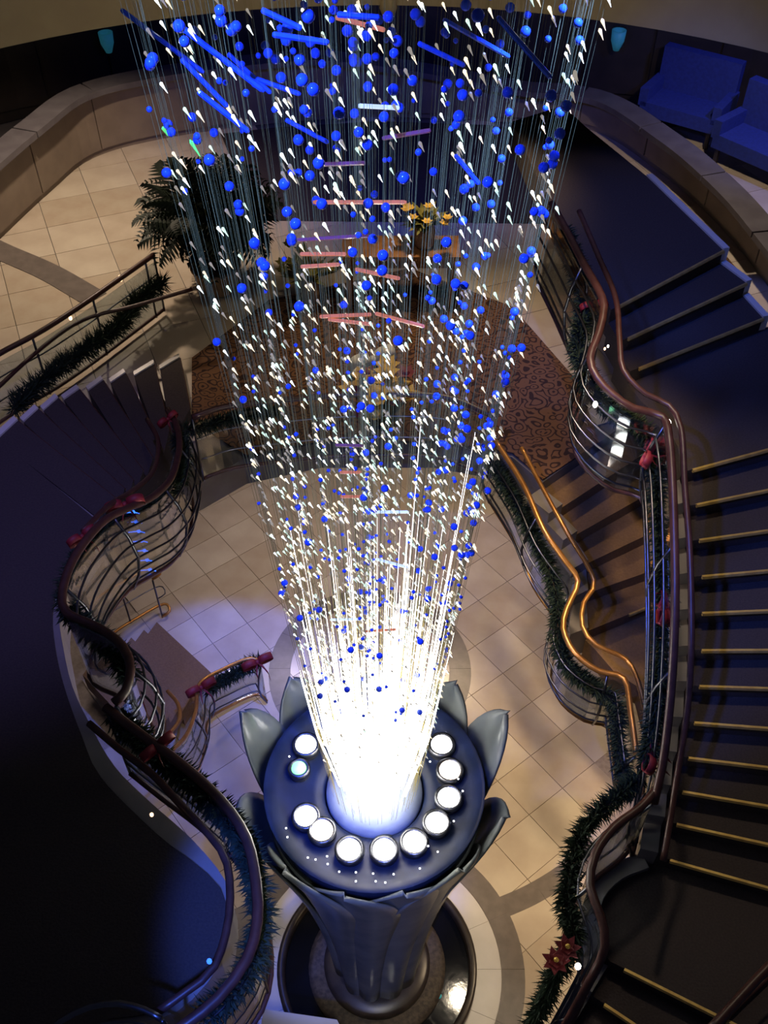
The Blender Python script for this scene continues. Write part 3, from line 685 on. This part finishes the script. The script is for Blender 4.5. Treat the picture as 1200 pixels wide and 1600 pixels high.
# left stair, curved
l_top = [(262,640),(276,665),(280,700),(268,745),(240,775),(205,792),(165,812),(130,850),(108,888),(97,930),(105,958),(155,981),(192,1010),(204,1045),(196,1080),(178,1098)]
l_z = [5.2,5.3,5.45,5.65,5.9,6.1,6.3,6.42,6.45,6.45,6.45,6.45,6.45,6.45,6.45,6.45]
l_in = [(230,655),(247,690),(240,735),(210,765),(170,790),(130,830)]
railing('railing with blue lit rods curving along the left staircase', [P(x, y, z) for (x, y), z in zip(l_top, l_z)], 0.92, [P(x, y, z) for (x, y), z in zip(l_in, [5.2,5.35,5.6,5.9,6.15,6.3])], rods=5, bulge=0.14, side=1)
ll_top = [(165,1105),(218,1146),(282,1193),(345,1250),(385,1310),(400,1380),(402,1440),(385,1500),(340,1560),(290,1600),(230,1640)]
ll_in = [(139,1130),(187,1171),(237,1209),(282,1257),(329,1307),(355,1350),(358,1430),(335,1510),(290,1550),(245,1582)]
railing('mahogany double railing bordering the dark left landing', [P(x, y, 6.4) for x, y in ll_top], 0.9, [P(x, y, 6.3) for x, y in ll_in], rods=4)
railing('thin curved steel rail at the bottom left corner', [P(x, y, 6.4) for x, y in [(60,1625),(95,1595),(140,1573),(185,1568),(225,1578),(252,1592)]], 0.9, None, rods=2, rail='steel', rr=0.018, glass=False)
# rail at the edge of the mezzanine floor, upper left
railing('wooden rail between the marble floor and left stair', [P(x, y, 5.1) for x, y in [(-60,590),(0,552),(60,520),(120,482),(185,437),(240,398)]], 0.85, [P(x, y, 4.9) for x, y in [(-40,640),(60,548),(130,500),(210,478),(300,452)]], rods=2)
# short stair at lower left
railing('short curved brass railing ending in a scroll by the red bow', [P(x, y, z) for (x, y), z in zip([(408,1040),(400,1030),(385,1030),(350,1045),(312,1068),(306,1110),(290,1150),(262,1178)], [1.0,1.08,1.1,1.15,1.3,1.6,1.9,2.1])], 0.9, [P(x, y, z) for (x, y), z in zip([(262,1080),(278,1100),(280,1125),(262,1150)], [1.5,1.7,1.85,2.0])], rods=3, rail='orange_brass', bulge=0.1, side=1, rr=0.024)
railing('thin orange rail with curled end on the left floor', [P(x, y, z) for (x, y), z in zip([(238,905),(250,897),(246,886),(232,888),(200,905),(165,925),(140,945)], [0.95,1.0,1.03,1.05,1.12,1.25,1.4])], 0.9, None, rods=1, rail='orange_brass', rr=0.02, glass=False)

# ------------------------------------------------------------------ garlands, bows, glint bulbs
def garland(label, path, rad=0.10, dens=1500, lights=()):  # lights: glint bulbs that stand in for bright reflections
    pts = smooth_path(path, 0.06); n = len(pts)
    t = thing('garland', label, 'garland', pts[n // 2], 'evergreen garlands on the rails')
    MB().tube(pts, 0.012, 5).build('stem', 'twig', t)
    mb = MB()
    for i in range(n - 1):
        a, b = pts[i], pts[i+1]; d = (b - a); L = d.length; dn = d.normalized()
        for _ in range(max(1, int(L * dens))):
            p = a + d * random.random()
            v = Vector((random.gauss(0, 1), random.gauss(0, 1), random.gauss(0, 1))); v = (v - dn * v.dot(dn) * 0.5).normalized()
            ln = rad * random.uniform(0.6, 1.45); sd = v.cross(Vector((random.random(), random.random(), random.random()))).normalized() * random.uniform(0.006, 0.012)
            e = p + v * ln + dn * 0.02
            m = p + v * ln * 0.5
            mb.add([p, m + sd, e, m - sd], [(0, 1, 2, 3)])
    o = mb.build('foliage', 'needles', t); o['kind'] = 'stuff'
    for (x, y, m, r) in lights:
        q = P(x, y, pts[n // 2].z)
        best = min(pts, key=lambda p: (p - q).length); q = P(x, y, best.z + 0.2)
        MB().ball(q, r, 8, 6, 1.5).build('glint_bulb', m, t, True)  # glowing bulbs stand in for bright reflections on rails and posts
    return t
def G(label, px, zs, **k): return garland(label, [P(x, y, z) for (x, y), z in zip(px, zs)], **k)
G('dark evergreen garland winding down the upper right staircase rail', [(880,360),(905,430),(912,480),(905,530),(908,570),(930,615),(965,648),(1010,680),(1024,730),(1032,820),(1037,900),(1036,980),(1032,1060),(1020,1140),(1008,1200)],
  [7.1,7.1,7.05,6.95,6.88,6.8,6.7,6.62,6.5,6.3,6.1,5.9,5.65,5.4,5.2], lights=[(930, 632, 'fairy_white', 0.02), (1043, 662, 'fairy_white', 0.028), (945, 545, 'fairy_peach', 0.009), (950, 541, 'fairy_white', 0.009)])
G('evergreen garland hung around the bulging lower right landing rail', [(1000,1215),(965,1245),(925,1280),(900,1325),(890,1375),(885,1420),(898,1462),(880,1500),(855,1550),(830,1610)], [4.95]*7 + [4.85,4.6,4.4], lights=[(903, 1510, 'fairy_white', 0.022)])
G('long evergreen garland beside the brass rails of the lower right stair', [(770,725),(800,775),(835,840),(860,895),(872,950),(872,1005),(893,1050),(930,1075),(962,1100),(966,1150),(972,1200),(990,1245)], [4.85,4.8,4.65,4.5,4.35,4.2,4.1,4.05,4.0,3.95,3.85,3.8])
G('evergreen garland on the middle landing rail at left of the chandelier', [(285,672),(320,668),(355,655),(395,648),(440,642)], [4.95]*5)
G('evergreen garland on the curved left staircase rail', [(278,680),(286,715),(275,755),(245,785),(205,800),(160,830),(125,870),(108,910),(104,950),(140,985),(182,1020),(202,1060)], [5.1,5.2,5.35,5.6,5.8,6.0,6.1,6.15,6.15,6.15,6.15,6.15])
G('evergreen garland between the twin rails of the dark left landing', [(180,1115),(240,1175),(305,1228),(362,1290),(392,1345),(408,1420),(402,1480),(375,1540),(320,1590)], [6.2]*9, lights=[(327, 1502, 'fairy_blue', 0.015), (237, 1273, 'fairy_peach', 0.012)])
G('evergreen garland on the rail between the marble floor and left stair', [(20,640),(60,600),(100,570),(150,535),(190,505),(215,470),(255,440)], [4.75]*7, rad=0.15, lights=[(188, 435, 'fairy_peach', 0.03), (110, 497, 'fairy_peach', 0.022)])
G('short evergreen garland on the little railing ending in a red bow', [(405,1032),(380,1045),(350,1062),(325,1078)], [0.95,1.0,1.05,1.15], rad=0.13)

BOWG = None
def bow(px, py, z, s, label, rz=0.0, m='red_ribbon', name='ribbon_bow', cat='bow'):
    s = s * (0.6 if m == 'red_ribbon' else 0.8); c = P(px, py, z); t = thing(name, label, cat, c, 'red ribbon bows on the garlands' if m == 'red_ribbon' else None)
    rot = Matrix.Rotation(rz, 3, 'Z') @ Matrix.Rotation(R(35), 3, 'X')
    def ribbon(pts, wd):
        mb = MB(); vs = []; k = len(pts)
        for p in pts:
            for dy, dz in ((-wd/2, 0.003), (wd/2, 0.003), (wd/2, -0.003), (-wd/2, -0.003)):
                vs.append(c + rot @ (Vector((p[0], p[1] + dy, p[2] + dz)) * s))
        fs = [(i*4+j, i*4+(j+1) % 4, i*4+4+(j+1) % 4, i*4+4+j) for i in range(k-1) for j in range(4)] + [(3,2,1,0), tuple(range((k-1)*4, k*4))]
        return mb.add(vs, fs)
    for sg in (-1, 1):
        loop = [(sg * (0.02 + 0.5 * (1 - math.cos(a)) * 0.19 * 1.0), 0.02 * math.sin(a), 0.075 * math.sin(a)) for a in [math.pi * 2 * i / 12 for i in range(13)]]
        ribbon(loop, 0.09).build('loop', m, t, True)
        ribbon([(sg * 0.01, -0.02, 0), (sg * 0.05, -0.10, -0.01), (sg * 0.075, -0.19, 0.01), (sg * 0.07, -0.27, -0.02)], 0.06).build('tail', m, t, True)
    MB().ball(c, 0.035 * s, 8, 6).build('knot', m, t, True)
    return t
bow(928, 478, 7.1, 1.0, 'red bow beside the upper right stair landing, topmost of the right bows', 0.3)
bow(1013, 708, 6.65, 1.2, 'red bow at the foot of the S-shaped rail, by the white sparkle', 1.2)
bow(1033, 950, 6.05, 1.2, 'red bow halfway down the upper right stair garland', 1.4)
bow(1016, 1178, 5.3, 1.3, 'dark red bow at the lower end of the upper right garland', 1.3)
bow(195, 788, 6.05, 1.3, 'red bow above the blue icicle light on left rail', 0.4)
bow(262, 655, 5.3, 1.0, 'red bow at the top of the curved left rail', 0.9)
bow(128, 838, 6.3, 1.0, 'small dark red bow on the left rail below the carpeted stair', 0.8)
bow(314, 1074, 1.45, 1.6, 'red bow at the bend of the little lower left railing', 0.6)
bow(402, 1034, 1.15, 1.7, 'bright red bow on the scroll end of the little railing', 0.5)
bow(246, 1166, 6.4, 1.0, 'dark red bow on the twin rails of left landing', 0.8)
bow(582, 562, ZM + 0.14, 1.9, 'white ribbon bow lying on the patterned landing carpet', 0.5, 'white_ribbon', 'white_bow')
# poinsettias on the lower right landing rail
def poinsettia(px, py, z, s, label):
    c = P(px, py, z); t = thing('poinsettia', label, 'flower', c, 'poinsettias on the lower right rail')
    for ring_, (n, L, up) in enumerate(((7, 0.13, 0.3), (6, 0.085, 0.7))):
        for k in range(n):
            a = 2 * math.pi * k / n + ring_ * 0.4; d = Vector((math.cos(a), math.sin(a), up)).normalized(); sd = d.cross(Vector((0, 0, 1))).normalized()
            nn = sd.cross(d) * 0.004
            pts = [c, c + d * L * 0.5 * s + sd * 0.035 * s, c + d * L * s, c + d * L * 0.5 * s - sd * 0.035 * s]
            MB().add([p + nn for p in pts] + [p - nn for p in pts], [(0,1,2,3),(7,6,5,4),(0,4,5,1),(1,5,6,2),(2,6,7,3),(3,7,4,0)]).build('petal', 'red_petal', t)
    MB().ball(c + Vector((0, 0, 0.04)), 0.018, 8, 6).build('flower_centre', 'yellow_petal', t)
poinsettia(886, 1482, 5.1, 0.75, 'upper of two dark red poinsettias on the lower right garland')
poinsettia(868, 1503, 5.0, 0.8, 'lower of two dark red poinsettias on the lower right garland')
# icicle light string below the left bow
ic = thing('icicle_light', 'hanging string of blue icicle lights under the red left bow', 'light string', P(215, 800, 5.9))
icp = [P(208 + 4.4 * k, 800 + 15 * k, 5.9 - 0.11 * k) for k in range(7)]
MB().tube(icp, 0.005, 5).build('wire', 'wire', ic)
for k, p in enumerate(icp):
    MB().ball(p, 0.017, 8, 6).build('bulb', 'fairy_blue', ic)
    MB().tube([p, p + Vector((-0.09, 0, -0.015))], 0.006, 4).build('branch_bulb', 'fairy_blue', ic)
    MB().tube([p, p + Vector((0.05, 0, -0.02))], 0.006, 4).build('branch_bulb', 'fairy_blue', ic)

# ------------------------------------------------------------------ palm, flowers, furniture
def frond_mesh(L, droop, width):
    mb = MB(); n = 12; sp = [Vector((L * t * (1 - 0.25 * droop * t), 0, L * (0.75 * t - droop * t * t))) for t in [i / n for i in range(n + 1)]]
    mb.tube(sp, [0.010 * (1 - 0.8 * i / n) for i in range(n + 1)], 4)
    for i in range(1, n + 1):
        for sg in (-1, 1):
            t = i / n; l = width * (0.45 + 0.9 * math.sin(math.pi * min(1, t * 0.95 + 0.05)))
            p = sp[i]; e = p + Vector((0.55 * l, sg * l, -0.35 * l)); m = p.lerp(e, 0.5) + Vector((0, 0, 0.04)); k = Vector((0.026, 0, 0))
            mb.add([p, m + k, e, m - k], [(0, 1, 2, 3)])
    return mb
base = P(342, 452, ZM)
palm = thing('potted_palm', 'bushy dark green palm with pale trunks on the mezzanine', 'palm', base)
MB().lathe([(0.20, 0), (0.26, 0.05), (0.32, 0.34), (0.34, 0.36), (0.34, 0.40), (0.29, 0.40), (0.27, 0.33), (0.0001, 0.33)], 24, base).build('pot', 'terracotta', palm, True)
for dx, dy, tx, ty in ((-0.12, -0.12, -0.22, -0.1), (0.12, -0.1, 0.22, -0.02), (0.0, 0.1, 0.02, 0.15)):
    MB().tube([base + Vector((dx, dy, 0.3)), base + Vector((tx * 0.8, ty * 0.8, 0.7)), base + Vector((tx, ty, 1.15))], [0.07, 0.06, 0.05], 8).build('trunk', 'pale_trunk', palm, True)
fm = [frond_mesh(0.85, 0.75, 0.22).mesh('frond', 'frond'), frond_mesh(0.75, 0.95, 0.21).mesh('frond', 'frond'), frond_mesh(0.85, 0.5, 0.21).mesh('frond', 'frond')]
for k in range(130):
    tr = random.choice(((-0.22, -0.1), (0.22, -0.02), (0.02, 0.15)))
    place(random.choice(fm), 'frond', palm, base + Vector((tr[0], tr[1], random.uniform(0.75, 1.25))), (random.uniform(-0.25, 0.25), random.uniform(-1.0, 0.5), random.random() * 6.28))
def bouquet(name, label, c, hh, spread, blooms, leafm, cat='flowers'):
    t = thing(name, label, cat, c)
    MB().lathe([(0.09, 0), (0.12, 0.04), (0.14, 0.2), (0.10, 0.34), (0.12, 0.38), (0.10, 0.38), (0.08, 0.33), (0.0001, 0.33)], 16, c).build('vase', 'terracotta', t, True)
    lf = MB()
    for k in range(90):
        a = random.random() * 6.28; e = c + Vector((math.cos(a) * spread * random.random(), math.sin(a) * spread * random.random(), hh * random.uniform(0.5, 0.95))); p = c + Vector((0, 0, 0.36))
        m = p.lerp(e, 0.6); s = Vector((-math.sin(a), math.cos(a), 0)) * 0.04
        lf.add([p, m + s, e, m - s], [(0, 1, 2, 3)])
    lf.build('leaves', leafm, t)['kind'] = 'stuff'
    for (m, n, r) in blooms:
        for k in range(n):
            a = random.random() * 6.28; q = c + Vector((math.cos(a) * spread * random.random() ** .5, math.sin(a) * spread * random.random() ** .5, hh * random.uniform(0.75, 1.05)))
            mb = MB(); mb.ball(q, r * 0.5, 7, 5)
            for j in range(6):
                b = j * 1.047; d = Vector((math.cos(b), math.sin(b), 0.35)); sd = Vector((-math.sin(b), math.cos(b), 0)) * r * 0.45
                mb.add([q, q + d * r * 0.6 + sd, q + d * r * 1.2, q + d * r * 0.6 - sd], [(0, 1, 2, 3)])
            mb.build('bloom', m, t)
    return t
bouquet('flower_arrangement', 'yellow and red flower arrangement at the front of the landing', P(595, 700, ZM), 0.95, 0.34, [('yellow_petal', 15, 0.125), ('red_petal', 9, 0.10)], 'needles')
tb_ = P(625, 470, ZM)
tbl = thing('console_table', 'orange brown wooden console table on the far landing', 'table', tb_)
MB().box(tb_ + Vector((0, 0, 0.80)), (1.5, 0.5, 0.06)).build('table_top', 'wood', tbl)
MB().box(tb_ + Vector((0, 0, 0.70)), (1.36, 0.40, 0.13)).build('apron', 'wood', tbl)
for sx in (-0.66, 0.66):
    for sy in (-0.19, 0.19): MB().lathe([(0.022, 0), (0.03, 0.1), (0.045, 0.5), (0.035, 0.64)], 10, tb_ + Vector((sx, sy, 0))).build('leg', 'wood', tbl, True)
bouquet('yellow_plant', 'yellow green leafy plant left of the wooden console table', P(487, 470, ZM), 0.75, 0.5, [('yellow_leaf', 10, 0.08)], 'yellow_leaf', 'plant')
bouquet('yellow_plant', 'yellow flowering plant on the console table', tb_ + Vector((0.3, 0, 0.83)), 0.55, 0.35, [('yellow_petal', 8, 0.06)], 'yellow_leaf', 'plant')
def lounge(c, rz, label):
    t = thing('lounge_sofa', label, 'sofa', c, 'blue lit lounge seats behind the parapet'); M = Matrix.Rotation(rz, 3, 'Z')
    def bx(n, p, d, m='upholstery'):
        MB().box(c + M @ Vector(p), d, rz).build(n, m, t)
    bx('seat', (0, 0, 0.40), (1.3, 0.75, 0.22)); bx('backrest', (0, 0.36, 0.80), (1.3, 0.18, 0.75)); bx('armrest', (-0.62, 0, 0.58), (0.14, 0.75, 0.28)); bx('armrest', (0.62, 0, 0.58), (0.14, 0.75, 0.28))
    for sx in (-.55, .55):
        for sy in (-.3, .3): bx('leg', (sx, sy, 0.145), (0.06, 0.06, 0.29), 'dark_panel')
lounge(Vector((5.0, 11.9, ZM)), -0.6, 'leftmost blue lounge sofa behind the right parapet')
lounge(Vector((5.9, 10.6, ZM)), -0.85, 'middle blue lounge sofa behind the right parapet')
lounge(Vector((6.7, 9.1, ZM)), -1.15, 'rightmost blue lounge sofa behind the right parapet')
def sconce(px, py, label):
    d = (P(px, py, 6.0) - CAM); best = min(range(len(bwp)), key=lambda i: abs(math.atan2(bwp[i].x - CAM.x, bwp[i].y - CAM.y) - math.atan2(d.x, d.y)))
    b = bwp[best]; dist = math.hypot(b.x - CAM.x, b.y - CAM.y); z = CAM.z + d.z / math.hypot(d.x, d.y) * (dist - 0.2)
    nn = (Vector((0, 4, 0)) - Vector((b.x, b.y, 0))).normalized(); c = Vector((b.x, b.y, min(8.2, z))) + nn * 0.2
    t = thing('wall_lamp', label, 'lamp', c)
    MB().box(c - nn * 0.06, (0.16, 0.04, 0.3), math.atan2(nn.y, nn.x) + math.pi / 2).build('backplate', 'steel', t)
    MB().lathe([(0.05, -0.16), (0.11, 0.0), (0.12, 0.16), (0.10, 0.16), (0.04, -0.14)], 14, c + nn * 0.08).build('lamp_shade', 'teal_glow', t, True)
sconce(180, 62, 'teal wall lamp under the left end of the upper rim')
sconce(988, 62, 'teal wall lamp under the right end of the upper rim')
# white plinth at the bottom edge
wp = [P(x, y, 2.2) for (x, y) in [(414, 1578), (525, 1594), (560, 1660), (400, 1660)]]
t = thing('white_plinth', 'white topped plinth beside the pool at the bottom edge', 'plinth', Vector((sum(p.x for p in wp) / 4, sum(p.y for p in wp) / 4, 0.0)))
MB().prism([p[:2] for p in wp], 0.0, 2.14).build('body', 'white_marble', t)
cw = sum(wp, Vector()) / 4
MB().prism([((p - cw) * 1.03 + cw)[:2] for p in wp], 2.14, 2.2).build('top_slab', 'white_marble', t)
